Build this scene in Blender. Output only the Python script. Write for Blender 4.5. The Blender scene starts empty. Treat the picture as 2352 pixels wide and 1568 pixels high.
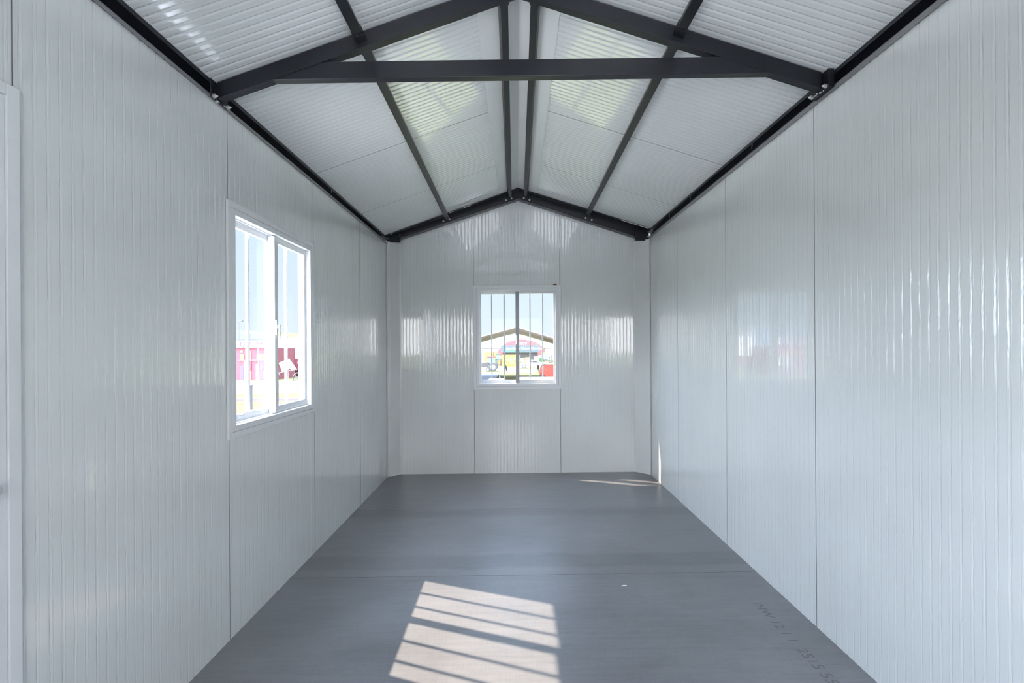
import bpy, bmesh, math, random
from mathutils import Vector, Matrix
random.seed(7)
SC = bpy.context.scene
COL = SC.collection

# ------------------------------------------------------------------ camera
F, CX, CY, ROLL, YAW, HC = 1068.67, 1197.62, 798.35, .006, .0185, 1.4515
cam_d = bpy.data.cameras.new('camera'); cam = bpy.data.objects.new('camera', cam_d); COL.objects.link(cam)
cam_d.sensor_width = 36; cam_d.lens = F/2352*36
cam_d.shift_x = -(CX-1176)/2352; cam_d.shift_y = (CY-784)/2352
cam_d.clip_start = .02; cam_d.clip_end = 4000
_r = Vector((math.cos(YAW), -math.sin(YAW), 0)); _u = Vector((0, 0, 1)); _f = Vector((math.sin(YAW), math.cos(YAW), 0))
_r2 = _r*math.cos(ROLL) - _u*math.sin(ROLL); _u2 = _r*math.sin(ROLL) + _u*math.cos(ROLL)
M = Matrix((_r2, _u2, -_f)).transposed().to_4x4(); M.translation = Vector((0, 0, HC))
cam.matrix_world = M
SC.camera = cam

# ------------------------------------------------------------------ view, sky, sun
SC.view_settings.view_transform = 'Standard'; SC.view_settings.look = 'None'
SC.view_settings.gamma = 1; SC.view_settings.exposure = 0.10; SC.view_settings.use_curve_mapping = False
SKY_STRENGTH = 1.0; FILL_BACK = 11.8; FILL_SUN_SIDE = 17.0; FILL_TOP = 8.5
w = bpy.data.worlds.new('sky'); SC.world = w; w.use_nodes = True
nt = w.node_tree; nt.nodes.clear()
tc = nt.nodes.new('ShaderNodeTexCoord'); sp = nt.nodes.new('ShaderNodeSeparateXYZ')
rp = nt.nodes.new('ShaderNodeValToRGB'); bg = nt.nodes.new('ShaderNodeBackground'); wo = nt.nodes.new('ShaderNodeOutputWorld')
nt.links.new(tc.outputs['Generated'], sp.inputs[0]); nt.links.new(sp.outputs['Z'], rp.inputs[0])
# added sky fill behind the camera, unseen, brightening the cabin interior
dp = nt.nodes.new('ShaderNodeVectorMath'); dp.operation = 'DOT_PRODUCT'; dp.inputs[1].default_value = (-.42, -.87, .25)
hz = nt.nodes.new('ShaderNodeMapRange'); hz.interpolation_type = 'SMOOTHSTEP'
hz.inputs[1].default_value = .0; hz.inputs[2].default_value = .85; hz.inputs[3].default_value = 0; hz.inputs[4].default_value = FILL_BACK
# a second added fill on the sun's side, kept outside the camera's view
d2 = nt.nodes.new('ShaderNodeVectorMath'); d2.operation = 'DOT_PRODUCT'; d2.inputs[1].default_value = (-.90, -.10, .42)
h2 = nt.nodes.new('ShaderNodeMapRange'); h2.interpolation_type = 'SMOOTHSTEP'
h2.inputs[1].default_value = .50; h2.inputs[2].default_value = .95; h2.inputs[3].default_value = 0; h2.inputs[4].default_value = FILL_SUN_SIDE
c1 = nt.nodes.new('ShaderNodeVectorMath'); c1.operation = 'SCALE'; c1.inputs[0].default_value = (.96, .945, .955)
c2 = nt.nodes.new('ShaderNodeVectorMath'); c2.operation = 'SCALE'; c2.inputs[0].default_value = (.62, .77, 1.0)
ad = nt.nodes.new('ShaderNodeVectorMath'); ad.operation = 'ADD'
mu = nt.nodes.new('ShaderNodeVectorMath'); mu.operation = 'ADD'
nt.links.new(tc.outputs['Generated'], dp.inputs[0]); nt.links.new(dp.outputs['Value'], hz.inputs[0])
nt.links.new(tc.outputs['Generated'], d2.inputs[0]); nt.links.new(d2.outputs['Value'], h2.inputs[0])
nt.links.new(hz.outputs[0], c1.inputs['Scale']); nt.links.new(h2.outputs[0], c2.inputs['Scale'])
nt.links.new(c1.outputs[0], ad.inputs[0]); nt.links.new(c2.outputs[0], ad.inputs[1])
# added bluish fill high overhead, above the visible sky, to light the interior
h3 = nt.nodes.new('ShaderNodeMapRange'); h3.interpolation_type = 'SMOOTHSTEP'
h3.inputs[1].default_value = .30; h3.inputs[2].default_value = .75; h3.inputs[3].default_value = 0; h3.inputs[4].default_value = FILL_TOP
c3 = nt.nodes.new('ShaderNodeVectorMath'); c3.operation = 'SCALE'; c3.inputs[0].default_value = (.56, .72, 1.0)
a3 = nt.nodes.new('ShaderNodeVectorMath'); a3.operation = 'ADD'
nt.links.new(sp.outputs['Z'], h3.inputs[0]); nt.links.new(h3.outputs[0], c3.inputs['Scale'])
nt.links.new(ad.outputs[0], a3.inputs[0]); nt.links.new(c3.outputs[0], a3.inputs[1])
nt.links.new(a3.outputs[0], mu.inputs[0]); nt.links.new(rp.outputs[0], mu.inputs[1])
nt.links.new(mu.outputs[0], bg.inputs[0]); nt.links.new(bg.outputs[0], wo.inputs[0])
e = rp.color_ramp.elements
e[0].position = 0; e[0].color = (.84, .93, 1.0, 1)
e[1].position = 1; e[1].color = (.46, .66, 1.0, 1)
k = e.new(.10); k.color = (.76, .89, 1.06, 1)
k = e.new(.35); k.color = (.66, .84, 1.08, 1)
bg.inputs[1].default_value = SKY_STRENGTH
sl = bpy.data.lights.new('sun', 'SUN'); sun = bpy.data.objects.new('sun', sl); COL.objects.link(sun)
sl.energy = 12.6; sl.angle = math.radians(.6); sl.color = (1.0, .83, .65)
SUN_DIR = Vector((1, -.372, -1.25)).normalized()
sun.rotation_euler = SUN_DIR.to_track_quat('-Z', 'Y').to_euler()
sun.location = (-8, 6, 12)

# ------------------------------------------------------------------ materials
def mat(name, col, rough=.5, metal=0, spec=.5, var=0, vscale=(4, 4, 4), bump=0, bscale=(30, 30, 30), bdist=.001, rvar=0):
    m = bpy.data.materials.new(name); m.use_nodes = True
    n = m.node_tree; b = n.nodes['Principled BSDF']
    b.inputs['Base Color'].default_value = (*col, 1); b.inputs['Roughness'].default_value = rough
    b.inputs['Metallic'].default_value = metal; b.inputs['Specular IOR Level'].default_value = spec
    t = n.nodes.new('ShaderNodeTexCoord')
    def noise(sc, det=4):
        mp = n.nodes.new('ShaderNodeMapping'); mp.inputs['Scale'].default_value = sc
        nz = n.nodes.new('ShaderNodeTexNoise'); nz.inputs['Scale'].default_value = 1; nz.inputs['Detail'].default_value = det
        n.links.new(t.outputs['Object'], mp.inputs[0]); n.links.new(mp.outputs[0], nz.inputs['Vector'])
        return nz
    nz = noise(vscale)
    mr = n.nodes.new('ShaderNodeMapRange'); mr.inputs[1].default_value = .3; mr.inputs[2].default_value = .7
    v = var if var else .02
    mr.inputs[3].default_value = 1-v; mr.inputs[4].default_value = 1+v
    n.links.new(nz.outputs['Fac'], mr.inputs[0])
    hs = n.nodes.new('ShaderNodeHueSaturation'); hs.inputs['Color'].default_value = (*col, 1)
    n.links.new(mr.outputs[0], hs.inputs['Value']); n.links.new(hs.outputs[0], b.inputs['Base Color'])
    if rvar:
        r2 = n.nodes.new('ShaderNodeMapRange'); r2.inputs[1].default_value = .3; r2.inputs[2].default_value = .7
        r2.inputs[3].default_value = rough-rvar; r2.inputs[4].default_value = rough+rvar
        n.links.new(nz.outputs['Fac'], r2.inputs[0]); n.links.new(r2.outputs[0], b.inputs['Roughness'])
    if bump:
        nb = noise(bscale, 3); bp = n.nodes.new('ShaderNodeBump'); bp.inputs['Strength'].default_value = bump
        bp.inputs['Distance'].default_value = bdist
        n.links.new(nb.outputs['Fac'], bp.inputs['Height']); n.links.new(bp.outputs[0], b.inputs['Normal'])
    return m

def panel_mat(name, along, col=(.745, .768, .758), rough=.055):
    """prepainted sheet steel: glossy, crinkled inside the pressed grooves; along = axis index the grooves run along"""
    m = bpy.data.materials.new(name); m.use_nodes = True
    n = m.node_tree; L = n.links; b = n.nodes['Principled BSDF']
    b.inputs['Specular IOR Level'].default_value = .7
    b.inputs['Coat Weight'].default_value = 1; b.inputs['Coat IOR'].default_value = 1.65; b.inputs['Coat Roughness'].default_value = rough*.6
    t = n.nodes.new('ShaderNodeTexCoord')
    def nz(sc, det=3):
        mp = n.nodes.new('ShaderNodeMapping'); mp.inputs['Scale'].default_value = sc
        q = n.nodes.new('ShaderNodeTexNoise'); q.inputs['Scale'].default_value = 1; q.inputs['Detail'].default_value = det
        L.new(t.outputs['Object'], mp.inputs[0]); L.new(mp.outputs[0], q.inputs['Vector']); return q
    at = n.nodes.new('ShaderNodeAttribute'); at.attribute_name = 'groove'
    s1 = [150, 150, 150]; s1[along] = 11
    s2 = [60, 60, 60]; s2[along] = 45
    a = nz(s1); c = nz(s2)
    big = nz((1.6, 1.6, 1.6), 2)
    rr = n.nodes.new('ShaderNodeMapRange'); rr.inputs[1].default_value = .3; rr.inputs[2].default_value = .7
    rr.inputs[3].default_value = rough*.6; rr.inputs[4].default_value = rough*1.5
    L.new(big.outputs['Fac'], rr.inputs[0]); L.new(rr.outputs[0], b.inputs['Roughness'])
    mx = n.nodes.new('ShaderNodeMath'); mx.operation = 'MULTIPLY_ADD'; mx.inputs[1].default_value = .45
    L.new(c.outputs['Fac'], mx.inputs[0]); L.new(a.outputs['Fac'], mx.inputs[2])
    gm = n.nodes.new('ShaderNodeMath'); gm.operation = 'MULTIPLY'
    L.new(mx.outputs[0], gm.inputs[0]); L.new(at.outputs['Fac'], gm.inputs[1])
    b1 = n.nodes.new('ShaderNodeBump'); b1.inputs['Strength'].default_value = .55; b1.inputs['Distance'].default_value = .0036
    L.new(gm.outputs[0], b1.inputs['Height'])
    b2 = n.nodes.new('ShaderNodeBump'); b2.inputs['Strength'].default_value = .15; b2.inputs['Distance'].default_value = .0012
    s3 = [9, 9, 9]; s3[along] = 3
    d = nz(s3, 2); L.new(d.outputs['Fac'], b2.inputs['Height']); L.new(b1.outputs[0], b2.inputs['Normal'])
    L.new(b2.outputs[0], b.inputs['Normal']); L.new(b2.outputs[0], b.inputs['Coat Normal'])
    mr = n.nodes.new('ShaderNodeMapRange'); mr.inputs[1].default_value = .3; mr.inputs[2].default_value = .7
    mr.inputs[3].default_value = .97; mr.inputs[4].default_value = 1.03
    L.new(big.outputs['Fac'], mr.inputs[0])
    hs = n.nodes.new('ShaderNodeHueSaturation'); hs.inputs['Color'].default_value = (*col, 1)
    L.new(mr.outputs[0], hs.inputs['Value']); L.new(hs.outputs[0], b.inputs['Base Color'])
    return m

def floor_mat():
    m = bpy.data.materials.new('film_faced_plywood'); m.use_nodes = True
    n = m.node_tree; L = n.links; b = n.nodes['Principled BSDF']
    t = n.nodes.new('ShaderNodeTexCoord')
    def nz(sc, det=4, dist=0):
        mp = n.nodes.new('ShaderNodeMapping'); mp.inputs['Scale'].default_value = sc
        q = n.nodes.new('ShaderNodeTexNoise'); q.inputs['Scale'].default_value = 1; q.inputs['Detail'].default_value = det
        q.inputs['Distortion'].default_value = dist
        L.new(t.outputs['Object'], mp.inputs[0]); L.new(mp.outputs[0], q.inputs['Vector']); return q.outputs['Fac']
    def mr(x, lo, hi, a=.3, z=.7):
        q = n.nodes.new('ShaderNodeMapRange'); q.inputs[1].default_value = a; q.inputs[2].default_value = z
        q.inputs[3].default_value = lo; q.inputs[4].default_value = hi; L.new(x, q.inputs[0]); return q.outputs[0]
    def mul(x, y, op='MULTIPLY'):
        q = n.nodes.new('ShaderNodeMath'); q.operation = op
        for i, s in enumerate((x, y)):
            if isinstance(s, (int, float)): q.inputs[i].default_value = s
            else: L.new(s, q.inputs[i])
        return q.outputs[0]
    streak = nz((2.2, 46, 1), 5); weave = nz((300, 12, 1), 2); weave2 = nz((14, 300, 1), 2); cloud = nz((1.1, 1.6, 1), 3, .6)
    sm = nz((3, 14, 1), 4, 1.0)
    v = mul(mr(streak, .94, 1.06), mr(cloud, .84, 1.16))
    v = mul(v, mul(mr(weave, .94, 1.06), mr(weave2, .93, 1.07)))
    v = mul(v, mr(sm, .95, 1.05))
    # darker bands across the sheets
    sx = n.nodes.new('ShaderNodeSeparateXYZ'); L.new(t.outputs['Object'], sx.inputs[0])
    def band(y0, y1, dark, soft=.02):
        wob = mul(mr(nz((3, .1, 1), 2), -.02, .02), 0.0, 'ADD')
        yy = mul(sx.outputs['Y'], wob, 'ADD')
        up = mr(yy, 0, 1, y0-soft, y0+soft); dn = mr(yy, 1, 0, y1-soft, y1+soft)
        return mul(1.0, mul(mul(up, dn), dark), 'SUBTRACT')
    for y0, y1, d in ((3.07, 3.27, .16), (4.02, 4.17, .16), (2.90, 2.97, .06)):
        v = mul(v, band(y0, y1, d))
    hs = n.nodes.new('ShaderNodeHueSaturation'); hs.inputs['Color'].default_value = (.178, .180, .195, 1)
    L.new(v, hs.inputs['Value']); L.new(hs.outputs[0], b.inputs['Base Color'])
    L.new(mul(mr(cloud, .30, .40), mr(streak, .93, 1.07)), b.inputs['Roughness'])
    b.inputs['Specular IOR Level'].default_value = .55
    bp = n.nodes.new('ShaderNodeBump'); bp.inputs['Strength'].default_value = .12; bp.inputs['Distance'].default_value = .0004
    L.new(mul(weave, weave2, 'ADD'), bp.inputs['Height']); L.new(bp.outputs[0], b.inputs['Normal'])
    return m

def glass_mat():
    m = bpy.data.materials.new('window_glass'); m.use_nodes = True
    n = m.node_tree; n.nodes.clear()
    o = n.nodes.new('ShaderNodeOutputMaterial'); tr = n.nodes.new('ShaderNodeBsdfTransparent'); gl = n.nodes.new('ShaderNodeBsdfGlossy')
    fr = n.nodes.new('ShaderNodeFresnel'); fr.inputs[0].default_value = 1.18
    tr.inputs[0].default_value = (.975, .985, .985, 1); gl.inputs['Roughness'].default_value = .01
    mx = n.nodes.new('ShaderNodeMixShader')
    ge = n.nodes.new('ShaderNodeNewGeometry'); iv = n.nodes.new('ShaderNodeMath'); iv.operation = 'SUBTRACT'; iv.inputs[0].default_value = 1
    ml = n.nodes.new('ShaderNodeMath'); ml.operation = 'MULTIPLY'      # reflect on the entering face only: no false total reflection in the thin pane
    n.links.new(ge.outputs['Backfacing'], iv.inputs[1]); n.links.new(iv.outputs[0], ml.inputs[0]); n.links.new(fr.outputs[0], ml.inputs[1])
    n.links.new(ml.outputs[0], mx.inputs[0]); n.links.new(tr.outputs[0], mx.inputs[1]); n.links.new(gl.outputs[0], mx.inputs[2])
    n.links.new(mx.outputs[0], o.inputs[0]); return m

PW = panel_mat('ribbed_wall_sheet', 2)
PR = panel_mat('ribbed_roof_sheet', 0, rough=.09)
JOINT = mat('shaded_panel_joint', (.20, .21, .21), .7)
FL = floor_mat()
GLASS = glass_mat()
SKIN = mat('outer_sheet', (.7, .72, .72), .4)
STEEL = mat('charcoal_painted_steel', (.009, .010, .0155), .38, 0, .5, .12, (6, 6, 6), .15, (90, 90, 90), .0004)
GREYST = mat('grey_rubbed_steel_edge', (.22, .22, .225), .35)
STEELD = mat('dark_steel_recess', (.014, .015, .020), .5, 0, .4)
ZINC = mat('zinc_bolt', (.62, .62, .60), .35, .7, .5)
SEAL_SLIVER = mat('white_sealant_and_slivers', (.7, .7, .66), .7)
ALU = mat('white_powder_coated_aluminium', (.76, .77, .79), .28, 0, .5)
ALUG = mat('grey_aluminium_stile', (.26, .27, .30), .35, .2, .5)
BARM = mat('galvanised_burglar_bar', (.50, .51, .54), .4, .15, .5)
FLASH = mat('white_flashing_sheet', (.72, .73, .725), .28)
GASKET = mat('black_gasket', (.03, .03, .03), .6)
INK = mat('faded_black_stamp_ink', (.125, .127, .14), .5)

# ------------------------------------------------------------------ mesh helpers
def link(name, bm, m, parent=None, smooth=False, kind=None, label=None, cat=None, group=None, bevel=0):
    me = bpy.data.meshes.new(name); bm.normal_update(); bm.to_mesh(me); bm.free()
    o = bpy.data.objects.new(name, me); COL.objects.link(o); me.materials.append(m)
    if smooth:
        for p in me.polygons: p.use_smooth = True
    if parent: o.parent = parent
    if bevel:
        b = o.modifiers.new('bevel', 'BEVEL'); b.width = bevel; b.segments = 2; b.limit_method = 'ANGLE'
    tag(o, label, cat, group, kind)
    return o
def tag(o, label=None, cat=None, group=None, kind=None):
    if label: o['label'] = label
    if cat: o['category'] = cat
    if group: o['group'] = group
    if kind: o['kind'] = kind
    return o
def thing(name, loc, label=None, cat=None, rz=0, group=None, kind=None):
    o = bpy.data.objects.new(name, None); COL.objects.link(o); o.location = loc; o.rotation_euler = (0, 0, rz)
    o.empty_display_size = .05
    return tag(o, label, cat, group, kind)
def box(bm, x0, x1, y0, y1, z0, z1):
    v = [bm.verts.new((x, y, z)) for x in (x0, x1) for y in (y0, y1) for z in (z0, z1)]
    fs = [bm.faces.new([v[i] for i in f]) for f in ((0, 1, 3, 2), (4, 6, 7, 5), (0, 4, 5, 1), (2, 3, 7, 6), (0, 2, 6, 4), (1, 5, 7, 3))]
def beam(bm, p0, p1, a, b, up=(0, 0, 1), off=(0, 0)):
    """box from p0 to p1; a = width sideways, b = height along 'up' (made square to the axis); off shifts (side, up)"""
    p0, p1 = Vector(p0), Vector(p1); d = (p1-p0).normalized(); up = Vector(up)
    s = d.cross(up).normalized(); u = s.cross(d).normalized()
    vs = []
    for p in (p0, p1):
        for i, j in ((-1, -1), (1, -1), (1, 1), (-1, 1)):
            vs.append(bm.verts.new(p + s*(off[0]+i*a/2) + u*(off[1]+j*b/2)))
    for f in ((3, 2, 1, 0), (4, 5, 6, 7), (0, 1, 5, 4), (1, 2, 6, 5), (2, 3, 7, 6), (3, 0, 4, 7)):
        bm.faces.new([vs[i] for i in f])
def cyl(bm, p0, p1, r0, r1=None, n=12):
    r1 = r0 if r1 is None else r1
    p0, p1 = Vector(p0), Vector(p1); d = (p1-p0).normalized()
    s = d.orthogonal().normalized(); u = d.cross(s)
    A = [bm.verts.new(p0 + (s*math.cos(t)+u*math.sin(t))*r0) for t in [2*math.pi*i/n for i in range(n)]]
    B = [bm.verts.new(p1 + (s*math.cos(t)+u*math.sin(t))*r1) for t in [2*math.pi*i/n for i in range(n)]]
    for i in range(n):
        bm.faces.new((A[i], A[(i+1) % n], B[(i+1) % n], B[i]))
    bm.faces.new(A[::-1]); bm.faces.new(B)
def prism(bm, pts, axis, c0, c1):
    """polygon pts (2D) extruded along axis 'x' or 'y' or 'z' from c0 to c1"""
    def P(p, c):
        return {'x': (c, p[0], p[1]), 'y': (p[0], c, p[1]), 'z': (p[0], p[1], c)}[axis]
    A = [bm.verts.new(P(p, c0)) for p in pts]; B = [bm.verts.new(P(p, c1)) for p in pts]
    n = len(pts)
    for i in range(n): bm.faces.new((A[i], A[(i+1) % n], B[(i+1) % n], B[i]))
    bm.faces.new(A[::-1]); bm.faces.new(B)
    bmesh.ops.recalc_face_normals(bm, faces=bm.faces[:])
def new(): return bmesh.new()

# ------------------------------------------------------------------ building dimensions
XL, XR, YB = -1.4205, 1.5613, 5.397
YF = -.62                                  # front end wall just behind the camera
ZL, ZR = 2.639, 2.685
def ridge_x(y): return .014 + .0107*y
ZRIDGE = 3.25
def roof_z(x, y):
    rx = ridge_x(y)
    return ZRIDGE - (.359*(rx-x) if x < rx else .308*(x-rx))

PITCH = .04
GW = .018; GD = .0021
def profile(a0, a1, seam0, width=1.0):
    """positions along a panel run: list of (a, depth, groove, hard) with hard marks at panel joints"""
    out = []
    k0 = math.floor((a0-seam0)/width)
    s = seam0 + k0*width
    while s < a1:
        for i in range(int(round(width/PITCH))):
            b = s + (i+.5)*PITCH
            for t, dd, g in ((-.62, 0, 0), (-.5, 0, 0), (-.32, .35, .6), (-.16, .85, 1), (0, 1, 1), (.16, .85, 1), (.32, .35, .6), (.5, 0, 0), (.62, 0, 0)):
                out.append((b+t*GW, dd*GD, g, None))
        for t, dd in ((-.0022, 0), (-.0018, .016), (.0018, .016), (.0022, 0)):
            out.append((s+width+t, dd, 0, 'n'))
        s += width
    out = sorted([q for q in out if a0 < q[0] < a1])
    out = [(a0, 0, 0, None)] + out + [(a1, 0, 0, None)]
    return out
def wall(name, pos, a0, a1, seam0, z0, ztop, holes, flip=False, label=None):
    """pos(a, depth, z) -> point; depth goes out of the room. holes: (a0,a1,z0,z1)"""
    pr = profile(a0, a1, seam0)
    for h in holes:
        for a in (h[0], h[1]): pr.append((a, 0, 0, None))
    if name in ('wall_back', 'wall_front'): pr.append((ridge_x(YB if name == 'wall_back' else YF), 0, 0, None))
    pr.sort(key=lambda q: q[0])
    bm = new(); lay = bm.verts.layers.float.new('groove')
    def spans(a):
        zs = [(z0, ztop)]
        hit = [h for h in holes if h[0] < a < h[1]]
        if hit:
            h = hit[0]; zs = [(z0, h[2]), (h[3], ztop)]
            if h[2] <= z0: zs = [(h[3], ztop)]
        return zs
    cache = {}
    def V(q, z):
        zz = z(q[0]) if callable(z) else z
        key = (round(q[0], 5), round(zz, 4), q[1] if False else 0)
        if key not in cache:
            v = bm.verts.new(pos(q[0], q[1], zz)); v[lay] = q[2]; cache[key] = v
        return cache[key]
    soft = []
    for p, q in zip(pr[:-1], pr[1:]):
        if q[0]-p[0] < 1e-6: continue
        for za, zb in spans((p[0]+q[0])/2):
            vs = [V(p, za), V(q, za), V(q, zb), V(p, zb)]
            if flip: vs = vs[::-1]
            f = bm.faces.new(vs); f.smooth = not (p[3] or q[3]); f.material_index = 1 if (p[3] and q[3]) else 0
    # outer skin
    th = .05
    cuts = sorted({a0, a1, *[h[0] for h in holes], *[h[1] for h in holes], *([ridge_x(YB if name == 'wall_back' else YF)] if name in ('wall_back', 'wall_front') else [])})
    for p, q in zip(cuts[:-1], cuts[1:]):
        for za, zb in spans((p+q)/2):
            f_ = lambda a, z: z(a) if callable(z) else z
            c = [bm.verts.new(pos(a, th, f_(a, z))) for a, z in ((p, za), (q, za), (q, zb), (p, zb))]
            bm.faces.new(c if flip else c[::-1])
            if zb is ztop:
                e0 = [bm.verts.new(pos(a, dd, f_(a, zb))) for a, dd in ((p, 0.002), (q, 0.002), (q, th), (p, th))]
                bm.faces.new(e0)
    for h in holes:                                      # reveals
        for (A, B) in (((h[0], h[2]), (h[1], h[2])), ((h[1], h[2]), (h[1], h[3])), ((h[1], h[3]), (h[0], h[3])), ((h[0], h[3]), (h[0], h[2]))):
            c = [bm.verts.new(pos(A[0], 0.002, A[1])), bm.verts.new(pos(B[0], 0.002, B[1])), bm.verts.new(pos(B[0], th, B[1])), bm.verts.new(pos(A[0], th, A[1]))]
            bm.faces.new(c)
    me = bpy.data.meshes.new(name); bm.to_mesh(me); bm.free()
    o = bpy.data.objects.new(name, me); COL.objects.link(o); me.materials.append(PW); me.materials.append(JOINT)
    tag(o, label, None, None, 'structure'); return o

# window rectangles in the walls (outer edge of the trim)
LW = dict(y0=2.335, y1=3.335, z0=1.003, z1=2.197)
BW = dict(x0=-.452, x1=.560, z0=.974, z1=2.175)
DR = dict(y0=.42, y1=1.352, z1=2.195)
INS = .045
wall('wall_left', lambda a, d, z: (XL-d, a, z), YF, YB+.002, .3516, 0, ZL,
     [(LW['y0']+INS, LW['y1']-INS, LW['z0']+INS, LW['z1']-INS), (DR['y0']+.03, DR['y1']-.03, 0, DR['z1']-.03)], flip=False,
     label='ribbed white sheet wall with a sliding window and a door')
wall('wall_right', lambda a, d, z: (XR+d, a, z), YF, YB+.002, .3755, 0, ZR, [], flip=True,
     label='plain ribbed white sheet wall without openings')
wall('wall_back', lambda a, d, z: (a, YB+d, z), XL-.055, XR+.055, -.4497, 0, lambda a: roof_z(a, YB)-.004,
     [(BW['x0']+INS, BW['x1']-INS, BW['z0']+INS, BW['z1']-INS)], flip=False,
     label='ribbed white gable wall with a small barred window')

wall('wall_front', lambda a, d, z: (a, YF-d, z), XL-.055, XR+.055, -.4497, 0, lambda a: roof_z(a, YF)-.004,
     [(-.56, .70, .95, 2.19)], flip=True, label='front gable wall behind the photographer with a wide open window')
# ceiling (two ribbed roof slopes, one mesh)
def ceiling():
    bm = new(); lay = bm.verts.layers.float.new('groove')
    pr = profile(YF-.1, YB+.12, .40)
    XE = (XL-.10, XR+.10)
    NS = 14
    for side in (0, 1):
        prev = None
        for q in pr:
            col = []
            rx = ridge_x(q[0])
            for i in range(NS+1):
                x = rx + (XE[side]-rx)*i/NS
                v = bm.verts.new((x, q[0], roof_z(x, q[0])+q[1]*(2.2 if not q[3] else 1))); v[lay] = q[2]; col.append(v)
            if prev:
                for i in range(NS):
                    vs = [prev[0][i], prev[0][i+1], col[i+1], col[i]]
                    if side == 1: vs = vs[::-1]
                    f = bm.faces.new(vs); f.smooth = not (q[3] or prev[1]); f.material_index = 1 if (q[3] and prev[1]) else 0
            prev = (col, q[3])
        # top sheet
        c = []
        for y in (YF-.1, YB+.12):
            for x in (ridge_x(y), XE[side]): c.append(bm.verts.new((x, y, roof_z(x, y)+.045)))
        bm.faces.new((c[0], c[1], c[3], c[2]))
        for y in (YF-.1, YB+.12):
            q = [bm.verts.new((x, y, roof_z(x, y)+h)) for x, h in ((ridge_x(y), .002), (XE[side], .002), (XE[side], .045), (ridge_x(y), .045))]
            bm.faces.new(q)
        q = [bm.verts.new((XE[side], y, roof_z(XE[side], y)+h)) for y, h in ((YF-.1, .002), (YB+.12, .002), (YB+.12, .045), (YF-.1, .045))]
        bm.faces.new(q)
    me = bpy.data.meshes.new('ceiling'); bm.to_mesh(me); bm.free()
    o = bpy.data.objects.new('ceiling', me); COL.objects.link(o); me.materials.append(PR); me.materials.append(JOINT)
    tag(o, 'pitched ceiling of ribbed white roof sheets', None, None, 'structure')
ceiling()

# floor: plywood sheets with open joints over a base
bm = new()
ys = [YF, .533, 1.753, 2.973, 4.193, YB]
for a, b in zip(ys[:-1], ys[1:]):
    box(bm, XL-.045, XR+.045, a+(.0018 if a != YF else 0), b-(.0018 if b != YB else -.045), -.018, 0)
box(bm, XL-.045, XR+.045, YF, YB+.045, -.12, -.019)
link('floor', bm, FL, kind='structure', label='dark grey film-faced plywood floor laid in wide sheets')

# ------------------------------------------------------------------ corner flashings
def flashing(name, pts, z1, label):
    bm = new()
    t = .0012
    for (x0, y0), (x1, y1) in zip(pts[:-1], pts[1:]):
        beam(bm, (x0, y0, .001), (x0, y0, .001+.0001), .001, .001) if False else None
        d = Vector((x1-x0, y1-y0, 0)).normalized(); nrm = Vector((-d.y, d.x, 0))*t
        c = [Vector((x0, y0, 0)), Vector((x1, y1, 0)), Vector((x1, y1, 0))+nrm, Vector((x0, y0, 0))+nrm]
        A = [bm.verts.new((p.x, p.y, .001)) for p in c]; B = [bm.verts.new((p.x, p.y, z1)) for p in c]
        for i in range(4): bm.faces.new((A[i], A[(i+1) % 4], B[(i+1) % 4], B[i]))
        bm.faces.new(A[::-1]); bm.faces.new(B)
    bmesh.ops.recalc_face_normals(bm, faces=bm.faces[:])
    return link(name, bm, FLASH, label=label, cat='corner trim', bevel=.0004)
flashing('corner_flashing', [(XL+.0025, 5.262), (XL+.0045, 5.283), (-1.386, 5.287), (-1.303, 5.390), (-1.285, 5.3945)], 2.66,
         'tall plain white corner flashing where the window wall meets the gable wall')
flashing('corner_flashing', [(XR-.0025, 5.235), (XR-.006, 5.262), (1.424, 5.389), (1.408, 5.3945)], 2.68,
         'tall plain white corner flashing where the windowless wall meets the gable wall')

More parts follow.
